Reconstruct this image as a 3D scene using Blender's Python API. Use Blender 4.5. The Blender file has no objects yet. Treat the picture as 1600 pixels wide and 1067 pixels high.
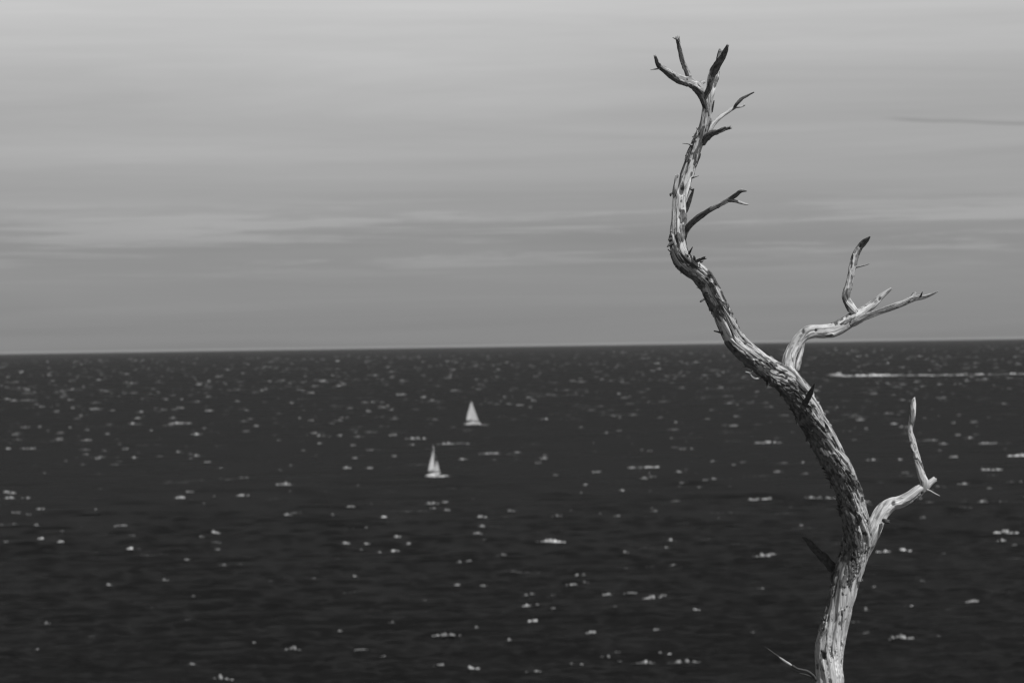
import bpy, math, random
import numpy as np
from mathutils import Vector, Matrix

# ------------------------------------------------------------------ camera
scene = bpy.context.scene
W, H, FPX = 1600.0, 1067.0, 4444.0           # photograph size, focal length in its pixels
CAM_H = 58.0                                  # eye above the sea
TREE_D = 12.0                                 # metres to the dead tree
PITCH = math.radians(0.062)                   # camera looks a touch above the horizon
ROLL = math.radians(0.85)                    # the horizon climbs to the right
cam_data = bpy.data.cameras.new('camera')
cam = bpy.data.objects.new('camera', cam_data)
scene.collection.objects.link(cam)
cam_data.sensor_width = 36.0
cam_data.lens = 36.0 * FPX / W
cam_data.clip_start = 0.1
cam_data.clip_end = 200000.0
cam_data.dof.use_dof = True
cam_data.dof.focus_distance = TREE_D - 0.28
cam_data.dof.aperture_fstop = 6.9
cam_m = (Matrix.Translation((0, 0, CAM_H))
         @ Matrix.Rotation(math.radians(90) + PITCH, 4, 'X')
         @ Matrix.Rotation(-ROLL, 4, 'Z'))
cam.matrix_world = cam_m
scene.camera = cam

# ------------------------------------------------------------------ sun and sky
SUN_EL = math.radians(55)
SUN_AZ = math.radians(50)                     # to the right of the camera's back
sun_dir = Vector((math.sin(SUN_AZ) * math.cos(SUN_EL), -math.cos(SUN_AZ) * math.cos(SUN_EL), math.sin(SUN_EL)))
sd = bpy.data.lights.new('sun', 'SUN')
sd.energy = 4.8
sd.angle = math.radians(0.53)
sd.color = (1, 1, 1)                          # a black and white photograph
sun = bpy.data.objects.new('sun', sd)
scene.collection.objects.link(sun)
sun.rotation_euler = sun_dir.to_track_quat('Z', 'Y').to_euler()
sun.location = (30, -20, 120)

scene.view_settings.view_transform = 'Standard'
scene.view_settings.look = 'None'
scene.view_settings.exposure = 0.0
scene.view_settings.gamma = 1.0
scene.view_settings.use_curve_mapping = False
try:
    scene.cycles.use_denoising = True
    scene.cycles.filter_width = 1.3
    scene.cycles.max_bounces = 5
    scene.cycles.use_adaptive_sampling = False
    scene.cycles.volume_bounces = 0
except Exception:
    pass


class NT:
    """small helper for node trees"""
    def __init__(self, tree):
        self.t = tree
        self.t.nodes.clear()

    def n(self, kind, **kw):
        nd = self.t.nodes.new(kind)
        for k, v in kw.items():
            setattr(nd, k, v)
        return nd

    def l(self, a, b):
        self.t.links.new(a, b)

    def put(self, sock, v):
        if hasattr(v, 'is_output') or isinstance(v, bpy.types.NodeSocket):
            self.l(v, sock)
        else:
            sock.default_value = v

    def math(self, op, a, b=0.0, c=0.0, clamp=False):
        nd = self.n('ShaderNodeMath', operation=op, use_clamp=clamp)
        self.put(nd.inputs[0], a); self.put(nd.inputs[1], b); self.put(nd.inputs[2], c)
        return nd.outputs[0]

    def noise(self, vec, scale=1.0, detail=3.0, rough=0.5, dist=0.0):
        nd = self.n('ShaderNodeTexNoise')
        if vec is not None:
            self.l(vec, nd.inputs['Vector'])
        nd.inputs['Scale'].default_value = scale
        nd.inputs['Detail'].default_value = detail
        nd.inputs['Roughness'].default_value = rough
        nd.inputs['Distortion'].default_value = dist
        return nd.outputs[0]

    def rng(self, v, a, b, c, d, smooth=False):
        nd = self.n('ShaderNodeMapRange')
        nd.interpolation_type = 'SMOOTHSTEP' if smooth else 'LINEAR'
        self.put(nd.inputs[0], v)
        for i, x in enumerate((a, b, c, d)):
            self.put(nd.inputs[1 + i], x)
        return nd.outputs[0]

    def mix(self, f, a, b):
        nd = self.n('ShaderNodeMix', data_type='FLOAT')
        self.put(nd.inputs[0], f); self.put(nd.inputs[2], a); self.put(nd.inputs[3], b)
        return nd.outputs[0]

    def comb(self, x, y, z):
        nd = self.n('ShaderNodeCombineXYZ')
        self.put(nd.inputs[0], x); self.put(nd.inputs[1], y); self.put(nd.inputs[2], z)
        return nd.outputs[0]


world = bpy.data.worlds.new('World')
scene.world = world
world.use_nodes = True
w = NT(world.node_tree)
wo = w.n('ShaderNodeOutputWorld')
bg = w.n('ShaderNodeBackground')
bg.inputs['Strength'].default_value = 0.06
w.l(bg.outputs[0], wo.inputs[0])
sky = w.n('ShaderNodeTexSky', sky_type='NISHITA')
sky.sun_disc = False
sky.sun_elevation = SUN_EL
sky.sun_rotation = math.pi - SUN_AZ
sky.altitude = 60
bwn = w.n('ShaderNodeRGBToBW')
w.l(sky.outputs[0], bwn.inputs[0])
tc = w.n('ShaderNodeTexCoord')
sep = w.n('ShaderNodeSeparateXYZ')
w.l(tc.outputs['Generated'], sep.inputs[0])
elev = w.math('ARCSINE', sep.outputs[2])
azim = w.math('ARCTAN2', sep.outputs[0], sep.outputs[1])
# a high veil of layered stratus: thin and dark near the horizon, brighter higher up
wv = w.noise(w.comb(w.math('MULTIPLY', azim, 5.0), w.math('MULTIPLY', elev, 20.0), 3.1), 1.0, 2.0, 0.5)
el_w = w.math('ADD', elev, w.math('MULTIPLY', w.math('SUBTRACT', wv, 0.5), 0.022))
ramp = w.n('ShaderNodeValToRGB')
ramp.color_ramp.interpolation = 'EASE'
stops = [(0.0, .242), (.0012, .252), (.006, .256), (.02, .262), (.034, .288), (.05, .352), (.062, .385), (.070, .425), (.078, .410), (.09, .45), (.108, .545), (.125, .585), (.25, .56), (1.0, .46)]
while len(ramp.color_ramp.elements) < len(stops):
    ramp.color_ramp.elements.new(0.5)
EMAX = 0.5
for e, (p, v) in zip(ramp.color_ramp.elements, stops):
    e.position = p / EMAX if p < 1.0 else 1.0
    e.color = (v, v, v, 1)
w.l(w.math('DIVIDE', el_w, EMAX), ramp.inputs[0])
base = w.n('ShaderNodeRGBToBW')
w.l(ramp.outputs[0], base.inputs[0])
# long soft bands
n1 = w.noise(w.comb(w.math('MULTIPLY', azim, 3.0), w.math('MULTIPLY', elev, 55.0), 0.7), 1.0, 6.0, 0.6, 0.8)
band = w.rng(n1, 0.3, 0.7, 0.925, 1.075)
# broken bright-edged streaks low over the sea
n2 = w.noise(w.comb(w.math('MULTIPLY', azim, 7.0), w.math('MULTIPLY', elev, 150.0), 5.3), 1.0, 9.0, 0.66, 0.25)
low = w.math('MULTIPLY', w.rng(elev, 0.020, 0.034, 0.0, 1.0, True), w.rng(elev, 0.042, 0.056, 1.0, 0.0, True))
streak = w.math('MULTIPLY', w.math('SUBTRACT', w.rng(n2, 0.47, 0.60, 0.0, 1.0, True), 0.35), w.math('MULTIPLY', low, 0.22))
# a thin dark wisp high on the right
wn = w.noise(w.comb(w.math('MULTIPLY', azim, 30.0), 0.0, 9.0), 1.0, 3.0, 0.5)
wy = w.math('ADD', w.math('SUBTRACT', elev, 0.0755), w.math('ADD', w.math('MULTIPLY', w.math('SUBTRACT', azim, 0.15), 0.065), w.math('MULTIPLY', w.math('SUBTRACT', wn, 0.5), -0.0022)))
wisp = w.math('MULTIPLY', w.rng(w.math('ABSOLUTE', wy), 0.0001, 0.0012, 1.0, 0.0, True),
              w.math('MULTIPLY', w.rng(azim, 0.127, 0.142, 0.0, 1.0, True), w.rng(azim, 0.20, 0.26, 1.0, 0.0, True)))
n4 = w.noise(w.comb(w.math('MULTIPLY', azim, 16.0), w.math('MULTIPLY', elev, 300.0), 2.6), 1.0, 8.0, 0.65, 0.5)
band = w.math('MULTIPLY', band, w.rng(n4, 0.3, 0.7, 0.985, 1.015))     # fine fibres
deck = w.math('MULTIPLY', w.math('MULTIPLY', base.outputs[0], band), w.math('ADD', 1.0, streak))
deck = w.math('MULTIPLY', deck, w.math('SUBTRACT', 1.0, w.math('MULTIPLY', wisp, 0.17)))
deck = w.math('MULTIPLY', deck, w.math('SUBTRACT', 1.0, w.math('MULTIPLY', w.rng(azim, -0.05, 0.22, 0.0, 0.075, True), w.rng(elev, 0.03, 0.10, 0.0, 1.0, True))))
deck = w.math('MULTIPLY', deck, 1.0 / 0.06)        # same physical units as the sky texture
# the cloud bank lies towards the horizon; overhead the sky clears, as the hard sun shows
tot = w.mix(w.rng(elev, 0.13, 0.40, 0.95, 0.08, True), bwn.outputs[0], deck)
w.l(tot, bg.inputs['Color'])

# ------------------------------------------------------------------ helpers
rng = np.random.default_rng(7)
random.seed(7)
col = scene.collection


def at(px, py, dist):
    """world point seen at photo pixel (px,py), dist metres along the view axis"""
    v = Vector(((px - W / 2) / FPX * dist, -(py - H / 2) / FPX * dist, -dist))
    return cam_m @ v


def on_sea(px, py):
    o = cam_m.translation
    d = (at(px, py, 1.0) - o)
    t = -o.z / d.z
    return o + d * t


_perm = np.random.default_rng(11).permutation(256).astype(np.int64)
_perm = np.concatenate([_perm, _perm, _perm])
_g = np.random.default_rng(12).normal(size=(256, 3))
_g /= np.linalg.norm(_g, axis=1)[:, None]


def pnoise(p):
    """gradient noise, p (...,3), about -1..1"""
    i = np.floor(p).astype(np.int64)
    f = p - i
    i &= 255
    u = f * f * f * (f * (f * 6 - 15) + 10)
    out = 0
    for dx in (0, 1):
        wx = u[..., 0] if dx else 1 - u[..., 0]
        for dy in (0, 1):
            wy_ = u[..., 1] if dy else 1 - u[..., 1]
            for dz in (0, 1):
                wz = u[..., 2] if dz else 1 - u[..., 2]
                h = _perm[_perm[_perm[(i[..., 0] + dx) & 255] + ((i[..., 1] + dy) & 255)] + ((i[..., 2] + dz) & 255)]
                g = _g[h]
                d = g[..., 0] * (f[..., 0] - dx) + g[..., 1] * (f[..., 1] - dy) + g[..., 2] * (f[..., 2] - dz)
                out = out + wx * wy_ * wz * d
    return out * 1.7


def sstep(a, b, x):
    t = np.clip((x - a) / (b - a), 0, 1)
    return t * t * (3 - 2 * t)


def mesh_np(name, verts, faces, mat, parent=None, smooth=True, attrs=None, tris=None):
    """faces: (n,4) int array; tris: (m,3) int array"""
    me = bpy.data.meshes.new(name)
    verts = np.asarray(verts, dtype=np.float32)
    loops, starts, n = [], [], 0
    if faces is not None and len(faces):
        faces = np.asarray(faces, dtype=np.int32)
        k = faces.shape[1]
        loops.append(faces.ravel()); starts.append(n + np.arange(len(faces)) * k); n += faces.size
    if tris is not None and len(tris):
        tris = np.asarray(tris, dtype=np.int32)
        loops.append(tris.ravel()); starts.append(n + np.arange(len(tris)) * 3); n += tris.size
    loops = np.concatenate(loops).astype(np.int32); starts = np.concatenate(starts).astype(np.int32)
    me.vertices.add(len(verts)); me.vertices.foreach_set('co', verts.ravel())
    me.loops.add(len(loops)); me.loops.foreach_set('vertex_index', loops)
    me.polygons.add(len(starts)); me.polygons.foreach_set('loop_start', starts)
    me.update(calc_edges=True)
    me.validate()
    if smooth:
        me.polygons.foreach_set('use_smooth', np.ones(len(me.polygons), dtype=bool))
    for an, (ty, data) in (attrs or {}).items():
        a = me.attributes.new(an, ty, 'POINT')
        a.data.foreach_set('vector' if ty == 'FLOAT_VECTOR' else 'value', np.asarray(data, dtype=np.float32).ravel())
    me.materials.append(mat)
    o = bpy.data.objects.new(name, me)
    col.objects.link(o)
    if parent is not None:
        o.parent = parent
    return o


def mesh_py(name, verts, faces, mat, parent=None, smooth=False):
    me = bpy.data.meshes.new(name)
    me.from_pydata([tuple(v) for v in verts], [], faces)
    me.update()
    if smooth:
        for p in me.polygons:
            p.use_smooth = True
    me.materials.append(mat)
    o = bpy.data.objects.new(name, me)
    col.objects.link(o)
    if parent is not None:
        o.parent = parent
    return o


def empty(name, loc, label, cat, group=None):
    o = bpy.data.objects.new(name, None)
    o.empty_display_size = 0.3
    o.location = loc
    col.objects.link(o)
    o['label'] = label; o['category'] = cat
    if group:
        o['group'] = group
    return o


def material(name):
    m = bpy.data.materials.new(name)
    m.use_nodes = True
    t = NT(m.node_tree)
    out = t.n('ShaderNodeOutputMaterial')
    p = t.n('ShaderNodeBsdfPrincipled')
    t.l(p.outputs[0], out.inputs[0])
    return m, t, p


def grey(t, v):
    """float socket -> colour socket"""
    nd = t.n('ShaderNodeCombineColor')
    for i in range(3):
        t.put(nd.inputs[i], v)
    return nd.outputs[0]


# ------------------------------------------------------------------ materials
def make_wood():
    m, t, p = material('weathered_wood')
    at_g = t.n('ShaderNodeAttribute', attribute_name='grain').outputs['Vector']
    bark = t.n('ShaderNodeAttribute', attribute_name='bark').outputs['Fac']
    spot = t.n('ShaderNodeAttribute', attribute_name='spot').outputs['Fac']
    mp = t.n('ShaderNodeMapping'); mp.inputs['Scale'].default_value = (1, 1, 0.05)
    t.l(at_g, mp.inputs[0])
    fine = t.noise(mp.outputs[0], 260.0, 4.0, 0.6)
    streak = t.noise(mp.outputs[0], 70.0, 4.0, 0.6)
    mp2 = t.n('ShaderNodeMapping'); mp2.inputs['Scale'].default_value = (1, 1, 0.35)
    t.l(at_g, mp2.inputs[0])
    blot = t.noise(mp2.outputs[0], 22.0, 4.0, 0.6)
    wood = t.rng(streak, 0.3, 0.7, 0.33, 0.66)
    wood = t.math('MULTIPLY', wood, t.rng(fine, 0.32, 0.68, 0.58, 1.22))
    wood = t.math('MULTIPLY', wood, t.rng(blot, 0.35, 0.65, 0.68, 1.08))
    # grey-black weather stains running with the grain
    st = t.rng(t.noise(mp.outputs[0], 33.0, 5.0, 0.65), 0.60, 0.68, 0.0, 1.0, True)
    wood = t.mix(t.math('MULTIPLY', st, 0.6), wood, 0.12)
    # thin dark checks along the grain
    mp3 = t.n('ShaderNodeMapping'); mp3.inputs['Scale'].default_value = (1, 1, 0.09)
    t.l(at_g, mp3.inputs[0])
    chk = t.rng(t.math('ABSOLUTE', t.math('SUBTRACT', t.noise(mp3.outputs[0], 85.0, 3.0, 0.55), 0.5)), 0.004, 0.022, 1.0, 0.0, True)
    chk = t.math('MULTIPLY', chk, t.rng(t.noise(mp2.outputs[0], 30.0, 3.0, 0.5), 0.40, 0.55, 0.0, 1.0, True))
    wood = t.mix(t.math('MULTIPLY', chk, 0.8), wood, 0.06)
    bn = t.noise(mp2.outputs[0], 120.0, 5.0, 0.7)
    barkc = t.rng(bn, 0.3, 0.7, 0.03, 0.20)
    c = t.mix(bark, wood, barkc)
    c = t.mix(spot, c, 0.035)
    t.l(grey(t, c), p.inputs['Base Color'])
    p.inputs['Roughness'].default_value = 0.85
    p.inputs['Specular IOR Level'].default_value = 0.2
    b = t.n('ShaderNodeBump'); b.inputs['Strength'].default_value = 0.9; b.inputs['Distance'].default_value = 0.003
    t.l(t.math('ADD', fine, t.math('MULTIPLY', t.noise(mp2.outputs[0], 300.0, 4.0, 0.6), bark)), b.inputs['Height'])
    t.l(b.outputs[0], p.inputs['Normal'])
    return m


def make_flake():
    m, t, p = material('loose_bark')
    tcn = t.n('ShaderNodeTexCoord').outputs['Object']
    n = t.noise(tcn, 90.0, 4.0, 0.6)
    t.l(grey(t, t.rng(n, 0.3, 0.7, 0.012, 0.075)), p.inputs['Base Color'])
    p.inputs['Roughness'].default_value = 0.9
    b = t.n('ShaderNodeBump'); b.inputs['Distance'].default_value = 0.002
    t.l(n, b.inputs['Height']); t.l(b.outputs[0], p.inputs['Normal'])
    return m


def make_plain(name, v, rough=0.6, var=0.06, scale=3.0):
    m, t, p = material(name)
    tcn = t.n('ShaderNodeTexCoord').outputs['Object']
    n = t.noise(tcn, scale, 4.0, 0.6)
    t.l(grey(t, t.rng(n, 0.3, 0.7, v * (1 - var), v * (1 + var))), p.inputs['Base Color'])
    p.inputs['Roughness'].default_value = rough
    return m


def make_sea():
    m, t, p = material('sea_water')
    geo = t.n('ShaderNodeNewGeometry').outputs['Position']
    mp = t.n('ShaderNodeMapping'); mp.inputs['Scale'].default_value = (0.55, 1.0, 1.0)
    mp.inputs['Rotation'].default_value = (0, 0, math.radians(-14))
    t.l(geo, mp.inputs[0])
    n1 = t.noise(mp.outputs[0], 0.9, 6.0, 0.65)
    n2 = t.noise(mp.outputs[0], 0.06, 4.0, 0.6)
    n3 = t.noise(mp.outputs[0], 0.26, 4.0, 0.6)
    # cat's paws: the wind ruffles some stretches of water more than others
    mpw = t.n('ShaderNodeMapping'); mpw.inputs['Scale'].default_value = (0.011, 0.0048, 1.0); mpw.inputs['Rotation'].default_value = (0, 0, math.radians(-6))
    t.l(geo, mpw.inputs[0])
    wind = t.rng(t.noise(mpw.outputs[0], 1.0, 9.0, 0.68), 0.32, 0.68, 0.0, 1.0)
    b = t.n('ShaderNodeBump'); b.inputs['Distance'].default_value = 0.6
    t.l(t.mix(wind, 0.3, 1.1), b.inputs['Strength'])
    t.l(t.math('ADD', n1, t.math('MULTIPLY', n3, 3.0)), b.inputs['Height'])
    # plankton and stirred-up water: broad patches a little paler than the rest
    p.inputs['Specular IOR Level'].default_value = 0.0
    p.inputs['Roughness'].default_value = 1.0
    t.l(grey(t, t.rng(n2, 0.3, 0.7, 0.0038, 0.0070)), p.inputs['Base Color'])
    t.l(b.outputs[0], p.inputs['Normal'])
    # surface reflection, most of it cut by the filter on the lens
    gl = t.n('ShaderNodeBsdfGlossy'); t.l(t.mix(wind, 0.08, 0.40), gl.inputs['Roughness'])
    t.l(b.outputs[0], gl.inputs['Normal'])
    fr = t.n('ShaderNodeFresnel'); fr.inputs['IOR'].default_value = 1.33
    t.l(b.outputs[0], fr.inputs['Normal'])
    mx = t.n('ShaderNodeMixShader')
    t.l(t.math('MULTIPLY', fr.outputs[0], 0.086), mx.inputs[0])
    t.l(p.outputs[0], mx.inputs[1]); t.l(gl.outputs[0], mx.inputs[2])
    out = [x for x in t.t.nodes if x.type == 'OUTPUT_MATERIAL'][0]
    t.l(mx.outputs[0], out.inputs[0])
    return m


def make_foam():
    m, t, p = material('sea_foam')
    tone = t.n('ShaderNodeAttribute', attribute_name='tone').outputs['Fac']
    geo = t.n('ShaderNodeNewGeometry').outputs['Position']
    n = t.noise(geo, 3.0, 4.0, 0.6)
    t.l(grey(t, t.math('MULTIPLY', tone, t.rng(n, 0.3, 0.7, 0.75, 1.05))), p.inputs['Base Color'])
    p.inputs['Roughness'].default_value = 0.9
    p.inputs['Specular IOR Level'].default_value = 0.1
    return m


def make_rock():
    m, t, p = material('headland_rock')
    geo = t.n('ShaderNodeNewGeometry').outputs['Position']
    n = t.noise(geo, 0.9, 7.0, 0.65)
    t.l(grey(t, t.rng(n, 0.3, 0.7, 0.05, 0.15)), p.inputs['Base Color'])
    p.inputs['Roughness'].default_value = 0.9
    b = t.n('ShaderNodeBump'); b.inputs['Distance'].default_value = 0.2
    t.l(n, b.inputs['Height']); t.l(b.outputs[0], p.inputs['Normal'])
    return m


M_WOOD = make_wood(); M_FLAKE = make_flake(); M_SEA = make_sea(); M_FOAM = make_foam(); M_ROCK = make_rock()
M_HULL = make_plain('white_gelcoat', 0.55, 0.3)
M_STRIPE = make_plain('dark_boot_stripe', 0.05, 0.4)
M_DECK = make_plain('pale_deck', 0.5, 0.7)
M_SAIL = make_plain('sailcloth', 0.46, 0.8, 0.08, 0.6)
M_ALU = make_plain('aluminium_spar', 0.42, 0.4)
M_GLASS = make_plain('dark_glass', 0.03, 0.12)

# ------------------------------------------------------------------ the sea
g = np.random.default_rng(21)
NW = 56
lam = np.exp(g.uniform(math.log(1.6), math.log(15.0), NW))
th = math.radians(97) + g.normal(0, math.radians(26), NW)      # travel direction, crests run across the view
kx, ky = 2 * np.pi / lam * np.cos(th), 2 * np.pi / lam * np.sin(th)
amp = 0.0150 * lam ** 0.8
lam2 = np.exp(g.uniform(math.log(16.0), math.log(90.0), 26))
th2 = math.radians(97) + g.normal(0, math.radians(20), 26)
lam = np.concatenate([lam, lam2]); th = np.concatenate([th, th2])
kx, ky = 2 * np.pi / lam * np.cos(th), 2 * np.pi / lam * np.sin(th)
amp = np.concatenate([amp, 0.0014 * lam2])
NW = len(lam)
ph = g.uniform(0, 2 * np.pi, NW)


def wave_h(x, y, spacing):
    out = np.zeros_like(x)
    for i in range(NW):
        wt = sstep(1.4, 2.8, lam[i] / spacing)
        s = np.sin(kx[i] * x + ky[i] * y + ph[i])
        out += wt * amp[i] * (s + 0.25 * s * s)
    return out


def row_spacing(r):
    return np.maximum(0.55, r * r / CAM_H / 2844.0 * 0.6)


rr = [60.0, 120.0, 200.0, 280.0, 350.0, 400.0]
r = 430.0
while r < 9000:
    rr.append(r); r += float(row_spacing(np.array(r)))
rr += [9400, 10500, 12500, 16000, 22000, 30000, 42000, 60000, 80000]
rr = np.array(rr)
fine_a = np.linspace(-14.5, 14.5, 700)
aa = np.concatenate([np.linspace(-180, -60, 9), np.linspace(-52, -15.5, 24), fine_a, np.linspace(15.5, 52, 24), np.linspace(60, 180, 9)])
aa = np.radians(aa)
R_, A_ = np.meshgrid(rr, aa, indexing='ij')
X_, Y_ = R_ * np.sin(A_), R_ * np.cos(A_)
col_sp = np.maximum(np.gradient(aa)[None, :] * R_, 0.01)
sp = np.maximum(row_spacing(R_), col_sp * 0.8)
Z_ = wave_h(X_, Y_, sp)
Z_[R_ < 425] = 0; Z_[R_ > 9000] = 0
nr, na = R_.shape
idx = np.arange(nr * na).reshape(nr, na)
f = np.stack([idx[:-1, :-1], idx[:-1, 1:], idx[1:, 1:], idx[1:, :-1]], -1).reshape(-1, 4)[:, ::-1]
sea = mesh_np('sea', np.stack([X_, Y_, Z_], -1).reshape(-1, 3), f, M_SEA)
sea['kind'] = 'structure'
sea['label'] = 'dark choppy open sea reaching to the horizon'

# ------------------------------------------------------------------ headland under the camera and the tree (below the frame)
TREE_BASE = at(1300, 1330, TREE_D)


def head_z(x, y):
    edge = 13.2 + 1.6 * np.sin(x * 0.13) + 0.01 * x * x * -0.2
    top = CAM_H - 1.65 - np.clip(y, -60, 40) * 0.028 + (0.12 * np.sin(x * 0.8 + y * 0.5) + 0.08 * np.sin(1.7 * x - y * 1.1)) * sstep(0.6, 2.5, np.hypot(x, y))
    drop = np.clip(y - edge, 0, None)
    side = np.clip(np.abs(x) - 70, 0, None)
    return np.maximum(top - drop * 1.35 - 0.05 * drop * drop * 0.2 - side * 0.9, -6.0)


hx = np.linspace(-140, 140, 141); hy = np.concatenate([np.linspace(-90, -4, 40), np.linspace(-2, 70, 110)])
HX, HY = np.meshgrid(hx, hy, indexing='ij')
HZ = head_z(HX, HY)
rough = pnoise(np.stack([HX * 0.35, HY * 0.35, HZ * 0.2], -1)) * np.where(HY > 14, 1.6, 0.06)
HZ = np.where(HZ > -5, HZ + rough, HZ)
dz = TREE_BASE.z - float(head_z(np.array(TREE_BASE.x), np.array(TREE_BASE.y)))
HZ += (dz + 0.05) * np.exp(-((HX - TREE_BASE.x) ** 2 + (HY - TREE_BASE.y) ** 2) / 9.0)
i_ = np.arange(HX.size).reshape(HX.shape)
f = np.stack([i_[:-1, :-1], i_[1:, :-1], i_[1:, 1:], i_[:-1, 1:]], -1).reshape(-1, 4)
head = mesh_np('headland', np.stack([HX, HY, HZ], -1).reshape(-1, 3), f, M_ROCK)
head['kind'] = 'structure'

# ------------------------------------------------------------------ foam: whitecaps, boat wake
def blob_template(nu, nv):
    v = []
    for j in range(nv):
        a = (j / nv) * math.pi / 2
        for i in range(nu):
            b = 2 * math.pi * (i + 0.5 * (j % 2)) / nu
            v.append((math.cos(a) * math.cos(b), math.cos(a) * math.sin(b), math.sin(a)))
    v.append((0, 0, 1))
    t = []
    for j in range(nv - 1):
        for i in range(nu):
            a, b = j * nu + i, j * nu + (i + 1) % nu
            t += [(a, b, a + nu), (b, b + nu, a + nu)]
    top = nu * nv
    for i in range(nu):
        t.append(((nv - 1) * nu + i, (nv - 1) * nu + (i + 1) % nu, top))
    return np.array(v), np.array(t)


BT_V, BT_F = blob_template(7, 2)


def blobs(name, c, size, rotz, tone, seed=0):
    """c (n,3) centres, size (n,3) half-sizes, rotz (n,), tone (n,) -> one lumpy foam mesh"""
    gg = np.random.default_rng(seed)
    n = len(c)
    v = BT_V[None] * (1 + 0.32 * gg.normal(size=(n, len(BT_V), 1)).clip(-1.5, 1.5))
    v = v * size[:, None, :]
    ca, sa = np.cos(rotz)[:, None], np.sin(rotz)[:, None]
    x = v[..., 0] * ca - v[..., 1] * sa
    y = v[..., 0] * sa + v[..., 1] * ca
    vv = np.stack([x, y, v[..., 2]], -1) + c[:, None, :]
    vv[..., 2] -= 0.02
    ff = BT_F[None] + (np.arange(n) * len(BT_V))[:, None, None]
    return mesh_np(name, vv.reshape(-1, 3), None, M_FOAM, None, True, {'tone': ('FLOAT', np.repeat(tone, len(BT_V)))}, tris=ff.reshape(-1, 3))


cc, ss, ro, to, cid, heads = [], [], [], [], [], []
fg = np.random.default_rng(5)


def whitecap(x, y, width, depth, hgt, tone, ang=None):
    """one breaking crest: a ragged row of foam lumps along the crest line"""
    ang = fg.normal(math.radians(6), math.radians(13)) if ang is None else ang
    n = max(2, int(2 + width / 0.6))
    n = min(n, 13)
    tt = np.linspace(-0.5, 0.5, n) + fg.normal(0, 0.35 / n, n)
    env = np.clip(1.15 - 1.6 * np.abs(tt), 0.25, 1)
    bow = fg.normal(0, 0.06) * width
    heads.append((x, y))
    for t_, e in zip(tt, env):
        if fg.random() < 0.24 and n > 3:
            continue
        u, v_ = t_ * width, bow * (1 - 4 * t_ * t_) + fg.normal(0, 0.18) * depth
        px_, py_ = x + u * math.cos(ang) - v_ * math.sin(ang), y + u * math.sin(ang) + v_ * math.cos(ang)
        k = fg.uniform(0.35, 1.25) * e
        cc.append((px_, py_)); cid.append(len(heads) - 1); ss.append((width / n * fg.uniform(0.55, 1.0), depth * k * 0.6, hgt * k))
        ro.append(ang + fg.normal(0, 0.2)); to.append(tone * fg.uniform(0.38, 0.9))


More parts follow.
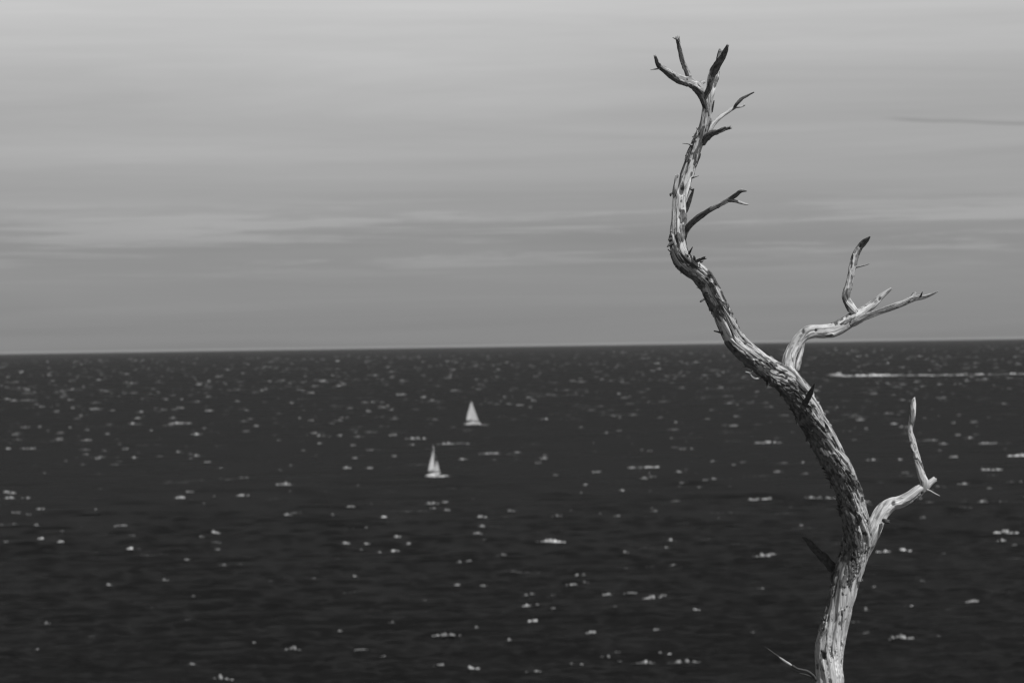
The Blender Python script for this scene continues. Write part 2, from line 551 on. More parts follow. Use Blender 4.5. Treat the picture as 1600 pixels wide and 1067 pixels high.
# the ones that stand out in the photograph: pixel x, pixel y, width in pixels, tone
caps = [(860, 851, 40, .85), (1398, 868, 58, .62), (1357, 718, 18, .85), (1006, 733, 46, .6), (543, 733, 14, .85),
        (208, 858, 16, .9), (22, 626, 12, .8), (40, 626, 40, .35), (6, 771, 14, .85), (24, 771, 16, .6), (20, 780, 16, .8), (43, 780, 15, .8),
        (284, 779, 18, .8), (291, 772, 12, .55), (377, 778, 20, .8), (338, 834, 17, .75), (1580, 841, 42, .7), (1560, 849, 16, .7),
        (1040, 1029, 20, .85), (1010, 1042, 24, .7), (1070, 1039, 52, .38), (736, 1059, 28, .75), (829, 951, 24, .7), (835, 975, 22, .7),
        (950, 937, 15, .7), (985, 935, 26, .4), (1018, 938, 28, .8), (1036, 933, 12, .6), (352, 1065, 28, .8), (1410, 1011, 40, .6), (1520, 947, 22, .75),
        (1196, 692, 40, .5), (330, 642, 14, .75), (1190, 786, 32, .6), (1193, 876, 30, .6), (1545, 735, 34, .6), (1500, 757, 22, .5),
        (700, 1001, 46, .45), (455, 1029, 24, .6), (297, 1049, 11, .75), (598, 816, 13, .8), (541, 853, 12, .7), (574, 853, 9, .75), (620, 845, 14, .75),
        (618, 867, 16, .7), (752, 811, 18, .75), (753, 826, 12, .75), (747, 838, 14, .5), (1545, 696, 22, .7), (1585, 713, 34, .8), (1492, 716, 16, .7),
        (1520, 660, 14, .5), (1487, 661, 9, .75), (1398, 664, 14, .65), (1345, 658, 22, .4), (1412, 721, 9, .7), (1533, 735, 20, .55),
        (695, 792, 9, .8), (672, 793, 26, .55), (845, 716, 0, 0), (904, 771, 10, .8), (1028, 733, 14, .75), (987, 733, 16, .6), (931, 737, 14, .6),
        (1117, 723, 10, .65), (1164, 724, 10, .65), (1150, 652, 16, .55), (1280, 780, 46, .45), (1266, 779, 18, .4), (1178, 787, 12, .4),
        (812, 634, 12, .7), (907, 597, 12, .55), (1032, 653, 9, .6), (1057, 674, 12, .55), (1100, 748, 0, 0),
        (23, 806, 14, .7), (42, 809, 9, .55), (3, 825, 10, .5), (57, 824, 9, .6), (67, 845, 13, .75), (92, 854, 10, .7), (104, 834, 9, .5),
        (174, 919, 10, .65), (290, 881, 9, .6), (316, 845, 8, .55), (344, 863, 8, .6), (353, 885, 9, .5), (260, 911, 9, .55), (78, 982, 9, .55),
        (52, 1031, 10, .45), (140, 1000, 7, .4), (233, 957, 12, .3), (300, 933, 16, .3), (490, 914, 7, .5), (556, 903, 8, .6), (524, 877, 8, .5),
        (717, 887, 8, .6), (732, 887, 8, .7), (754, 924, 9, .7), (784, 876, 14, .4), (745, 990, 8, .6), (795, 1007, 8, .7), (597, 1037, 8, .5), (534, 989, 8, .5),
        (611, 986, 9, .4), (687, 1052, 18, .35), (902, 908, 11, .6), (894, 925, 16, .65), (913, 908, 7, .5), (924, 994, 18, .6), (962, 959, 7, .5), (1022, 991, 14, .6),
        (950, 1035, 18, .6), (900, 1044, 22, .7), (835, 1057, 22, .6), (865, 960, 9, .5), (1050, 848, 13, .6), (977, 868, 11, .55), (1205, 875, 18, .6),
        (1418, 1013, 14, .5), (1359, 1003, 10, .55), (1440, 911, 8, .4), (1475, 870, 6, .5), (1590, 863, 8, .5), (1370, 923, 8, .5), (1354, 963, 9, .5), (1350, 917, 10, .5),
        (1600, 1000, 8, .4), (1488, 962, 7, .4), (1460, 1002, 8, .5), (1500, 650, 8, .55), (1550, 694, 12, .5), (1589, 753, 8, .6), (1532, 787, 14, .65), (1508, 797, 20, .35),
        (1445, 812, 12, .5), (220, 653, 12, 0.7), (210, 663, 14, 0.6), (280, 662, 30, 0.55), (295, 662, 12, 0.7), (145, 641, 20, 0.5), (138, 641, 8, 0.7), (180, 641, 8, 0.55), (459, 629, 10, 0.75), (471, 653, 8, 0.65), (410, 610, 8, 0.7), (466, 609, 7, 0.7), (473, 611, 7, 0.6), (491, 604, 10, 0.5), (147, 719, 11, 0.7), (204, 718, 11, 0.65), (326, 723, 13, 0.75), (384, 746, 13, 0.75), (310, 712, 12, 0.6), (275, 709, 11, 0.65), (20, 701, 10, 0.7), (45, 702, 24, 0.6), (91, 688, 16, 0.55), (141, 672, 9, 0.6), (114, 668, 8, 0.65), (67, 667, 8, 0.6), (697, 695, 26, 0.55), (650, 686, 34, 0.5), (645, 686, 9, 0.65), (614, 681, 15, 0.6), (576, 706, 13, 0.65), (616, 714, 11, 0.7), (725, 718, 13, 0.75), (765, 711, 40, 0.4), (762, 711, 10, 0.6), (477, 703, 8, 0.55), (445, 759, 30, 0.4), (547, 798, 14, 0.5), (500, 683, 20, 0.45), (552, 697, 9, 0.6), (501, 694, 9, 0.6), (533, 681, 9, 0.65), (644, 697, 7, 0.65), (941, 593, 8, 0.6), (966, 615, 8, 0.55), (1054, 660, 9, 0.6), (1150, 668, 15, 0.6), (1106, 656, 8, 0.55), (1075, 582, 7, 0.65), (1107, 608, 7, 0.7), (1185, 613, 8, 0.7), (1067, 703, 11, 0.6), (1081, 702, 8, 0.65), (1006, 749, 12, 0.6), (1062, 742, 11, 0.6), (1112, 748, 10, 0.6), (972, 770, 9, 0.6), (1175, 788, 14, 0.6), (1021, 799, 12, 0.6), (869, 746, 13, 0.45), (915, 760, 10, 0.55), (1090, 762, 9, 0.5), (1067, 759, 8, 0.55), (841, 727, 14, 0.5), (851, 713, 9, 0.5), (1050, 687, 8, 0.6), (969, 675, 8, 0.6), (946, 676, 8, 0.5), (908, 669, 8, 0.5), (1492, 600, 6, 0.55), (1501, 600, 7, 0.65), (1553, 602, 7, 0.5), (1426, 608, 7, 0.6), (1410, 601, 14, 0.45), (1470, 621, 8, 0.65), (1397, 618, 8, 0.55), (197, 598, 9, 0.6), (206, 599, 9, 0.6), (54, 613, 8, 0.6), (130, 604, 8, 0.5), (97, 621, 8, 0.65), (265, 655, 12, 0.55), (240, 673, 8, 0.5), (56, 632, 9, 0.45), (133, 650, 10, 0.5), (120, 637, 9, 0.5), (520, 587, 8, 0.6), (612, 581, 8, 0.55), (606, 574, 6, 0.65), (661, 587, 8, 0.55), (704, 586, 7, 0.6), (663, 621, 14, 0.5), (583, 628, 8, 0.6), (621, 617, 8, 0.65), (540, 653, 12, 0.4), (1472, 764, 14, .5), (1355, 787, 12, .55), (1358, 838, 14, .4), (1260, 728, 9, .5)]
NAMED = []
for (px, py, wpx, tn) in caps:
    if wpx == 0:
        continue
    p = on_sea(px, py)
    mpp = p.y / FPX
    wd = max(wpx - 3, 4) * mpp
    tn *= 0.95 - 0.25 * min(1, max(0, (py - 860) / 150))
    whitecap(p.x, p.y, wd, min(1.6, 0.5 + 0.12 * wd), (0.30 + 0.045 * min(wd, 8)) * (0.6 if tn < .35 else 1) * (1 + p.y / 2600.0), tn, fg.normal(math.radians(3), math.radians(6)))
    NAMED.append((p.x, p.y))
NAMED = np.array(NAMED)
# the rest of the wind-blown sea, as dense as the photograph has it
n_all = 0
for (r0, r1, dens, wmin, wmax) in ((430, 900, 1 / 2200, .4, 2.6), (900, 1600, 1 / 1150, .5, 4.4), (1600, 3000, 1 / 1500, .8, 7.5), (3000, 5200, 1 / 2900, 1.4, 11.0), (5200, 8900, 1 / 11500, 3.0, 16.0), (8900, 19000, 1 / 85000, 8.0, 26.0)):
    half = math.radians(16)
    n = int(half * (r1 * r1 - r0 * r0) * dens)
    rad = np.sqrt(fg.uniform(r0 * r0, r1 * r1, n)); an = fg.uniform(-half, half, n)
    xs, ys = rad * np.sin(an), rad * np.cos(an)
    cl = pnoise(np.stack([xs / 130, ys / 210, 0 * xs + 4.4], -1))
    for x, y, c_, rd in zip(xs, ys, cl, rad):
        if fg.random() > 0.62 + 0.9 * c_:
            continue
        q = fg.random()
        wd = wmin + (wmax - wmin) * q ** 3.4
        tn = 0.20 + 0.62 * fg.random() ** 1.8
        whitecap(x, y, wd, min(1.4, 0.35 + 0.2 * wd), (0.16 + 0.07 * min(wd, 8)) * (1 + rd / 7000.0), tn)
        n_all += 1
# thin faded streaks of old foam drawn out along the crests
for (r0, r1, dens) in ((430, 1000, 1 / 5200), (1000, 2200, 1 / 13000), (2200, 4500, 1 / 50000)):
    half = math.radians(16)
    n = int(half * (r1 * r1 - r0 * r0) * dens)
    rad_ = np.sqrt(fg.uniform(r0 * r0, r1 * r1, n)); an = fg.uniform(-half, half, n)
    for x, y, rd in zip(rad_ * np.sin(an), rad_ * np.cos(an), rad_):
        k = (rd / 700.0) ** 0.7
        whitecap(x, y, fg.uniform(3, 11) * k, 0.5 * k, 0.09 * k, fg.uniform(.07, .22), fg.normal(math.radians(6), math.radians(5)))
cc = np.array(cc)
# each breaker rides the nearest wave crest
hd = np.array(heads); hr_ = np.hypot(hd[:, 0], hd[:, 1])
reach = np.clip(0.009 * hr_, 5, 30)
offs = np.linspace(-1, 1, 25)
HYc = hd[:, 1][:, None] + reach[:, None] * offs[None, :]
HXc = np.repeat(hd[:, 0][:, None], 25, 1)
HHc = np.where(hr_[:, None] < 8950, wave_h(HXc, HYc, row_spacing(hr_)[:, None]), 0.0) - 0.05 * np.abs(offs)[None, :]
best = HHc.argmax(1)
cid = np.array(cid)
cc[:, 1] += (reach * offs[best])[cid]
rc = np.hypot(cc[:, 0], cc[:, 1])
zz = np.where(rc < 8950, wave_h(cc[:, 0], cc[:, 1], row_spacing(rc)), 0.0)
zz = np.maximum(zz, HHc.max(1)[cid] - 0.12)
foam = blobs('whitecaps', np.column_stack([cc, zz]), np.array(ss), np.array(ro), np.array(to), 3)
foam['kind'] = 'stuff'
foam['label'] = 'white foam of breaking wave crests scattered over the dark sea'
foam['category'] = 'foam'

# ------------------------------------------------------------------ boats
def loft(name, rings, mat, parent, close=True, cap=True, smooth=True):
    n = len(rings[0])
    v = [p for rg in rings for p in rg]
    fcs = []
    for i in range(len(rings) - 1):
        for j in range(n if close else n - 1):
            a, b = i * n + j, i * n + (j + 1) % n
            fcs.append((a, b, b + n, a + n))
    if cap:
        fcs.append(tuple(range(n))[::-1]); fcs.append(tuple((len(rings) - 1) * n + j for j in range(n)))
    return mesh_py(name, v, fcs, mat, parent, smooth)


def rod(name, a, b, ra, rb, mat, parent, n=8):
    a, b = Vector(a), Vector(b)
    d = (b - a).normalized()
    u = d.orthogonal().normalized(); v = d.cross(u)
    rings = [[p + (u * math.cos(2 * math.pi * k / n) + v * math.sin(2 * math.pi * k / n)) * r for k in range(n)] for p, r in ((a, ra), (a.lerp(b, .5), (ra + rb) / 2), (b, rb))]
    return loft(name, rings, mat, parent)


def block(name, x0, x1, w0, w1, z0, z1, mat, parent, taper=0.85, rake=0.15):
    """a deckhouse: plan narrows forward, sides lean in, ends raked"""
    def ring(z, k, rk):
        L = x1 - x0
        a, b = x0 + rk * L * 0.5, x1 - rk * L
        return [(a, -w0 * k / 2, z), (a + .5 * (b - a), -(w0 * .55 + w1 * .45) * k / 2, z), (b, -w1 * k / 2, z), (b, w1 * k / 2, z), (a + .5 * (b - a), (w0 * .55 + w1 * .45) * k / 2, z), (a, w0 * k / 2, z)]
    return loft(name, [ring(z0, 1, 0), ring(z0 + (z1 - z0) * .8, .5 + .5 * taper, rake * .7), ring(z1, taper * .92, rake)], mat, parent, smooth=False)


def hull_rings(L, B, free, draft, transom=0.75, flare=1.0):
    rings = []
    for i in range(15):
        t = i / 14.0                                     # 0 stern .. 1 bow
        x = -L / 2 + L * t
        wid = B / 2 * (transom + (1 - transom) * math.sin(min(1, t / 0.45) * math.pi / 2)) if t < 0.45 else B / 2 * (1 - ((t - 0.45) / 0.55) ** 2.1)
        wid = max(wid, 0.03)
        sh = free * (1 + 0.35 * t * t)
        dr = draft * (0.35 + 0.65 * math.sin(math.pi * min(1, max(0, t * 0.95 + 0.03))))
        sec = []
        for (u, zf) in ((1, 1), (0.99 * flare, .55), (0.95 * flare, .18), (.86, 0), (.62, -.5), (.0, -1)):
            sec.append((wid * u, sh * zf if zf >= 0 else dr * zf))
        x_top = x + (0.06 * L * t ** 6)
        ring = [(x_top if z > 0 else x, -y, z) for (y, z) in sec] + [(x_top if z > 0 else x, y, z) for (y, z) in sec[-2::-1]]
        rings.append(ring)
    return rings


def sail(name, tack, clew, headp, camber, side, mat, parent, roach=0.0, n=10):
    """triangular cambered sail: luff tack->head, leech clew->head, real cloth thickness"""
    tack, clew, headp = Vector(tack), Vector(clew), Vector(headp)
    v = []
    for layer in (0, 1):
        for i in range(n + 1):
            t = i / n
            lu = tack.lerp(headp, t)
            le = clew.lerp(headp, t)
            chord = le - lu
            le = le + chord * roach * math.sin(math.pi * t) * 1.4 if t < .999 else le
            for j in range(7):
                s = j / 6
                p = lu.lerp(le, s)
                out = camber * (le - lu).length * math.sin(math.pi * s ** 0.75)
                p = p + Vector((0, side, 0)) * (out + layer * 0.02)
                v.append(p)
    fcs, st = [], (n + 1) * 7
    for i in range(n):
        for j in range(6):
            a = i * 7 + j
            fcs.append((a, a + 1, a + 8, a + 7)); fcs.append((st + a, st + a + 7, st + a + 8, st + a + 1))
    for i in range(n):
        for j in (0, 6):
            a = i * 7 + j
            fcs.append((a, a + 7, st + a + 7, st + a))
    for j in range(6):
        fcs.append((j, st + j, st + j + 1, j + 1))
    return mesh_py(name, v, fcs, mat, parent, True)


def sailboat(px, py, L, mast_h, yaw, heel, label, reef=1.0, jib=0.95, jib_foot=0.97, boom_ang=18, group='sailing boats'):
    p = on_sea(px, py)
    root = empty('sailing_boat', (p.x, p.y, 0.05), label, 'sailboat', group)
    root.rotation_euler = (math.radians(heel), math.radians(-2), math.radians(yaw))
    B, free = L * 0.30, L * 0.095
    hull = loft('hull', hull_rings(L, B, free, L * 0.05), M_HULL, root)
    st = []
    for rg in hull_rings(L * 1.002, B * 1.012, free, L * 0.05)[:]:
        pass
    # dark stripe below the rail, standing just proud of the topsides
    hr = hull_rings(L, B, free, L * 0.05)
    for sgn, k0, k1 in ((-1, 0, 1), (1, -1, -2)):
        v, fcs = [], []
        for rg in hr:
            a, b = Vector(rg[k0]), Vector(rg[k1])
            o_ = Vector((0, sgn * 0.012, 0))
            v += [a.lerp(b, .22) + o_, a.lerp(b, .62) + o_]
        for i in range(len(hr) - 1):
            fcs.append((2 * i, 2 * i + 1, 2 * i + 3, 2 * i + 2))
        mesh_py('hull_stripe', v, fcs, M_STRIPE, hull)
    cab = block('cabin', -L * .12, L * .22, B * .62, B * .38, free * 1.0, free * 1.0 + L * .05, M_HULL, root)
    for sgn in (-1, 1):
        block('cabin_window', -L * .07, L * .10, .03, .03, free * 1.0 + L * .018, free * 1.0 + L * .036, M_GLASS, cab, .95, .1).location = (0, sgn * B * .272, 0)
    block('cockpit_coaming', -L * .42, -L * .13, B * .58, B * .60, free * .98, free * 1.0 + L * .022, M_DECK, root, .95, .05)
    loft('keel', [[(-.02 * L, -.12, -.03 * L), (.12 * L, -.05, -.03 * L), (.12 * L, .05, -.03 * L), (-.02 * L, .12, -.03 * L)], [(-.03 * L, -.1, -.17 * L), (.06 * L, -.05, -.17 * L), (.06 * L, .05, -.17 * L), (-.03 * L, .1, -.17 * L)]], M_STRIPE, root)
    mx = L * .10
    rod('mast', (mx, 0, free * .9), (mx - L * .012, 0, mast_h), .11, .06, M_ALU, root)
    bz = free + L * .13
    ba = math.radians(boom_ang)
    bl = L * .40
    bend = Vector((mx - bl * math.cos(ba), bl * math.sin(ba), bz + .1))
    rod('boom', (mx - .1, 0, bz), bend, .09, .07, M_ALU, root)
    side = 1 if boom_ang > 0 else -1
    ms = sail('mainsail', (mx - .18, 0, bz + .15), bend + Vector((0.1, 0, .15)), (mx - .2 - L * .012, .02, bz + (mast_h - bz) * reef * .985), .10, side, M_SAIL, root, .10)
    bow = Vector((L * .5, 0, free * 1.35))
    top = Vector((mx + .05, 0, mast_h * .97))
    rod('forestay', bow, top, .018, .018, M_ALU, root, 5)
    rod('backstay', (-L * .5, 0, free), (mx - L * .012, 0, mast_h * .995), .015, .015, M_ALU, root, 5)
    for s_ in (-1, 1):
        rod('shroud', (mx - .1, s_ * B * .46, free), (mx, 0, mast_h * .93), .015, .015, M_ALU, root, 5)
    clew = Vector((mx - L * .02, side * B * .40, free + L * .09)).lerp(bow, 1 - jib_foot)
    sail('jib', bow + Vector((-.15, 0, .35)), clew, bow.lerp(top, jib), .12, side, M_SAIL, root, -.03)
    return root, p


b1, p1 = sailboat(737.5, 663.5, 12.6, 17.4, 36, -4, 'distant sailing boat with full mainsail and jib, farther of the two', 0.98, .99, .97, 22)
b2, p2 = sailboat(677.5, 744.5, 10.2, 13.9, 57, -1, 'nearer sailing boat with reefed mainsail, small bright jib and bare masthead', .80, .46, .9, 11)


def local_foam(name, root_p, spots, label, seed):
    c, s, r_, t_ = [], [], [], []
    gg = np.random.default_rng(seed)
    for (px, py, wpx, hm, tn) in spots:
        p = on_sea(px, py)
        mpp = p.y / FPX
        wd = wpx * mpp
        n = max(3, int(wd / 1.3))
        n = min(n, 26)
        for i in range(n):
            x = p.x + (i / (n - 1) - .5) * wd + gg.normal(0, wd / n * .3)
            c.append((x, p.y + gg.normal(0, .6), 0.05)); k = gg.uniform(.6, 1.2)
            s.append((wd / n * gg.uniform(.7, 1.2), gg.uniform(.5, 1.1), hm * k)); r_.append(gg.normal(0, .1)); t_.append(tn * gg.uniform(.8, 1.05))
    o = blobs(name, np.array(c), np.array(s), np.array(r_), np.array(t_), seed)
    o['kind'] = 'stuff'; o['label'] = label; o['category'] = 'foam'
    return o


local_foam('bow_wave', p1, [(748, 663, 4.5, .8, .85), (756, 664, 9, .25, .4)], 'burst of white spray at the bow of the farther sailing boat', 31)
local_foam('bow_wave', p2, [(690, 744.5, 13, .6, .85), (703, 744.5, 5, .3, .4), (679, 745, 10, .35, .7)], 'white bow wave running along the hull of the nearer sailing boat', 32)

# motor boat throwing a long wake
pm = on_sea(1308, 588.5)
mb = empty('motor_boat', (pm.x, pm.y, 0.2), 'small white motor boat heading left ahead of a long white wake', 'motorboat')
mb.scale = (1.3, 1.3, 1.3)
mb.rotation_euler = (0, math.radians(-4), math.radians(180 - 4))
mh = loft('hull', hull_rings(17, 4.6, 1.7, .7, .92, 1.0), M_HULL, mb)
hr = hull_rings(17, 4.6, 1.7, .7, .92, 1.0)
for sgn, k0, k1 in ((-1, 0, 1), (1, -1, -2)):
    v, fcs = [], []
    for rg in hr:
        a, b = Vector(rg[k0]), Vector(rg[k1])
        v += [a.lerp(b, .3) + Vector((0, sgn * .015, 0)), a.lerp(b, .7) + Vector((0, sgn * .015, 0))]
    for i in range(len(hr) - 1):
        fcs.append((2 * i, 2 * i + 1, 2 * i + 3, 2 * i + 2))
    mesh_py('hull_stripe', v, fcs, M_STRIPE, mh)
mc = block('cabin', -5.5, 3.6, 3.7, 2.6, 1.75, 3.7, M_HULL, mb, .8, .22)
for sgn in (-1, 1):
    block('cabin_window', -3.6, 1.6, .06, .06, 2.55, 3.25, M_GLASS, mc, .95, .15).location = (0, sgn * 1.60, 0)
block('windscreen', 1.2, 2.6, 2.5, 2.1, 2.75, 3.5, M_GLASS, mc, .9, .3)
block('flybridge', -4.4, .8, 2.8, 2.2, 3.72, 4.6, M_HULL, mb, .9, .2)
rod('radar_mast', (-3.4, 0, 4.5), (-3.9, 0, 7.0), .12, .06, M_ALU, mb)
block('radar_dome', -4.2, -3.3, .7, .6, 6.2, 6.6, M_HULL, mb, .8, .1)
for sgn in (-1, 1):
    rod('bow_rail', (1.5, sgn * 1.95, 2.6), (7.6, sgn * .35, 3.1), .04, .04, M_ALU, mb, 5)
wk = [(1360, 587.2, 70, .6, .38), (1440, 586.5, 80, .45, .34), (1540, 585.3, 120, .42, .32), (1320, 588, 24, 1.2, .7), (1306.5, 588.3, 9, 3.8, .95), (1312, 588.3, 11, 2.6, .9), (1329, 588, 6, .9, .5), (1345, 587.5, 14, 2.1, .85), (1368, 587.3, 20, 2.3, .88), (1383, 587, 14, 1.9, .8), (1396, 586.8, 10, 1.0, .6),
      (1404, 586.5, 4, .6, .4), (1424, 586.5, 8, .8, .5), (1442, 586.3, 11, 1.0, .6), (1457, 587, 4, 1.2, .65), (1476, 586, 11, .9, .6), (1500, 586, 8, 1.3, .7), (1508, 586, 5, .5, .4),
      (1531, 585, 12, 1.2, .65), (1546, 585, 3, .6, .5), (1559, 585, 3, .5, .4), (1582, 584, 7, 1.3, .7), (1598, 584.4, 8, .9, .6), (1630, 583.5, 26, 1.0, .6), (1578, 590.5, 6, .4, .35)]
local_foam('boat_wake', pm, wk, 'long broken white wake trailing right behind the motor boat', 33)

# ------------------------------------------------------------------ the dead tree
BASE = Vector(TREE_BASE)
tree = empty('dead_tree', BASE, 'bare dead tree with bleached crooked trunk, standing in front of the sea', 'tree')


def spline(pts, spacing):
    """pts: (px,py,depth,diam px) -> positions, radii, pixel coords sampled evenly"""
    P = np.array(pts, float)
    d = TREE_D + P[:, 2]
    pos = np.array([list(at(a, b, c)) for a, b, c in zip(P[:, 0], P[:, 1], d)])
    rad = P[:, 3] / 2 * d / FPX
    data = np.column_stack([pos, rad, P[:, 0], P[:, 1]])
    seg = np.linalg.norm(np.diff(pos, axis=0), axis=1)
    t = np.concatenate([[0], np.cumsum(np.maximum(seg, 1e-5))])
    m = np.zeros_like(data)
    for i in range(len(t)):
        if i == 0:
            m[i] = (data[1] - data[0]) / (t[1] - t[0])
        elif i == len(t) - 1:
            m[i] = (data[-1] - data[-2]) / (t[-1] - t[-2])
        else:
            d0 = (data[i] - data[i - 1]) / (t[i] - t[i - 1]); d1 = (data[i + 1] - data[i]) / (t[i + 1] - t[i])
            h0, h1 = t[i] - t[i - 1], t[i + 1] - t[i]
            m[i] = (d0 * h1 + d1 * h0) / (h0 + h1)
    n = max(4, int(t[-1] / spacing))
    s = np.linspace(0, t[-1], n)
    k = np.clip(np.searchsorted(t, s, 'right') - 1, 0, len(t) - 2)
    h = (t[k + 1] - t[k]); u = ((s - t[k]) / h)[:, None]; h = h[:, None]
    out = ((2 * u ** 3 - 3 * u ** 2 + 1) * data[k] + (u ** 3 - 2 * u ** 2 + u) * h * m[k]
           + (-2 * u ** 3 + 3 * u ** 2) * data[k + 1] + (u ** 3 - u ** 2) * h * m[k + 1])
    return out[:, :3], np.maximum(out[:, 3], 0.0006), out[:, 4:6], s


seed_no = [0]
SURF = {}


def limb(name, pts, parent, nseg=40, spacing=0.0032, tip='point', flare=0.0, bark=lambda y, c, s: -0.45, rough=1.0, spots=0.0,
         flat=1.0, holes=(), twist=3.0, keep=None, lichen=None, mat=None, lobes=1.0, jag=1.2):
    seed_no[0] += 1
    sd_ = seed_no[0] * 17.31
    pos, rad, pix, s = spline(pts, spacing)
    n = len(s); L = s[-1]
    # parallel transport frame; u starts out facing the camera
    tan = np.gradient(pos, axis=0); tan /= np.linalg.norm(tan, axis=1)[:, None]
    u = np.zeros_like(pos)
    u0 = np.array([0, -1.0, 0]); u0 -= tan[0] * u0.dot(tan[0])
    if np.linalg.norm(u0) < 0.1:
        u0 = np.array([1.0, 0, 0]); u0 -= tan[0] * u0.dot(tan[0])
    u[0] = u0 / np.linalg.norm(u0)
    for i in range(1, n):
        q = u[i - 1] - tan[i] * u[i - 1].dot(tan[i])
        u[i] = q / np.linalg.norm(q)
    v = np.cross(tan, u)
    if flare:
        rad = rad * (1 + flare * np.exp(-(s / (2.2 * rad[0])) ** 2))
    th_ = np.linspace(0, 2 * np.pi, nseg, endpoint=False)
    TH, S = np.meshgrid(th_, s)
    RAD = rad[:, None] * np.ones_like(TH)
    rn = np.maximum(RAD, 0.014)
    ct, st_ = np.cos(TH + twist * S), np.sin(TH + twist * S)
    P = np.stack([rn * ct + sd_, rn * st_ + sd_ * 0.7, S + sd_ * 0.3], -1)

    def nz(a, b, off=0.0):
        return pnoise(P * np.array([a, a, b]) + off)
    k = np.clip(RAD / 0.040, 0.12, 1.0) * rough
    R0 = float(rad.mean())
    PL = np.stack([ct * 1.05 + sd_, st_ * 1.05 - sd_, S / (6.5 * R0)], -1)
    disp = RAD * lobes * (0.17 * pnoise(PL) + 0.10 * pnoise(PL * np.array([2.3, 2.3, 2.2]) + 5.2) + 0.05 * pnoise(PL * np.array([5, 5, 5.5]) + 9.1))
    gr = nz(95, 4.5, 1.7); g2 = nz(230, 9, 2.9)
    disp += k * (0.0024 * gr + 0.0012 * g2)
    msk = sstep(-0.15, 0.25, nz(7, 2.0, 8.8))
    crack = np.clip(1 - np.abs(nz(48, 2.6, 5.1)) / 0.085, 0, 1) * msk
    disp -= k * 0.0075 * crack
    Y = pix[:, 1][:, None] * np.ones_like(TH)
    # lateral position on the visible face: -1 left edge, +1 right edge, and facing
    nrm = u[:, None, :] * np.cos(TH)[..., None] + v[:, None, :] * np.sin(TH)[..., None]
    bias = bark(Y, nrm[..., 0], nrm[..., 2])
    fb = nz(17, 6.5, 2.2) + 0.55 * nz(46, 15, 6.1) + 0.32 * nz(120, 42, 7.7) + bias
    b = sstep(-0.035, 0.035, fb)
    fis = np.clip(1 - np.abs(nz(70, 13, 4.4)) / 0.13, 0, 1)
    disp += k * b * (0.0065 + 0.0045 * nz(62, 20, 9.9) + 0.002 * nz(150, 60, 2.4) - 0.0075 * fis)
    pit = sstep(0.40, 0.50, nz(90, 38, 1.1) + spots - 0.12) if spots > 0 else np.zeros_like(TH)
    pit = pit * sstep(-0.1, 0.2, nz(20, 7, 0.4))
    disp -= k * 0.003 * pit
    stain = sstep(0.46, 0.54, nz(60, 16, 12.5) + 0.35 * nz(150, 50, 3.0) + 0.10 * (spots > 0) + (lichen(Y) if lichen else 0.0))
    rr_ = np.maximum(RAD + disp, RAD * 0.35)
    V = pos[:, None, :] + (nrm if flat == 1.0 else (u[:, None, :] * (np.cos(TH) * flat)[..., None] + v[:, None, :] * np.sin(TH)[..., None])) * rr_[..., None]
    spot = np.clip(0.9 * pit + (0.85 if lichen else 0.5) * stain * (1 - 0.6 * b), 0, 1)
    for (hx_, hy_, hr_, hd_) in holes:
        D2 = ((pix[:, 0][:, None] + nrm[..., 0] * RAD / TREE_D * FPX - hx_) ** 2 + ((Y - nrm[..., 2] * RAD / TREE_D * FPX - hy_) * 0.6) ** 2) / hr_ ** 2
        front = sstep(0.1, 0.4, np.cos(TH))
        q = np.exp(-D2 ** 2 * 1.2) * front
        V -= nrm * (q * hd_)[..., None]
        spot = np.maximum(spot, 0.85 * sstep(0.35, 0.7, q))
    # ragged broken end
    if tip == 'broken':
        Lj = min(L * 0.4, 2.4 * rad[-1])
        wgt = np.clip((S - (L - Lj)) / Lj, 0, 1) ** 1.5
        jg = pnoise(np.stack([np.cos(TH) * 1.6 + sd_, np.sin(TH) * 1.6, 0 * TH], -1)) + 0.5 * pnoise(np.stack([np.cos(TH) * 4 + sd_, np.sin(TH) * 4, 0 * TH + 3], -1))
        V += tan[:, None, :] * (wgt * jg * jag * rad[-1])[..., None]
    V = V - np.array(BASE)
    ids = np.arange(n * nseg).reshape(n, nseg)
    a = ids[:-1]; bq = ids[1:]
    f_ = np.stack([a, np.roll(a, -1, 1), np.roll(bq, -1, 1), bq], -1).reshape(-1, 4)
    VV = V.reshape(-1, 3)
    c1 = V[-1].mean(0) - (tan[-1] * rad[-1] * 0.8 if tip == 'broken' else -tan[-1] * rad[-1] * 0.5)
    c0 = V[0].mean(0)
    VV = np.vstack([VV, c0, c1])
    N0 = n * nseg
    t0 = np.stack([np.full(nseg, N0), np.roll(ids[0], -1), ids[0]], -1)
    t1 = np.stack([np.full(nseg, N0 + 1), ids[-1], np.roll(ids[-1], -1)], -1)
    ext = lambda arr: np.concatenate([arr.ravel(), [0, 0]])
    gp = np.vstack([P.reshape(-1, 3), P[0, 0], P[-1, 0]])
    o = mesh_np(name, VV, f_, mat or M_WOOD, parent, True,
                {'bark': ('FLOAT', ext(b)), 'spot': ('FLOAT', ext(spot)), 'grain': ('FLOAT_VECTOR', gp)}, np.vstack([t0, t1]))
    if keep:
        SURF[keep] = (V, nrm, tan, b, Y, rad)
    return o


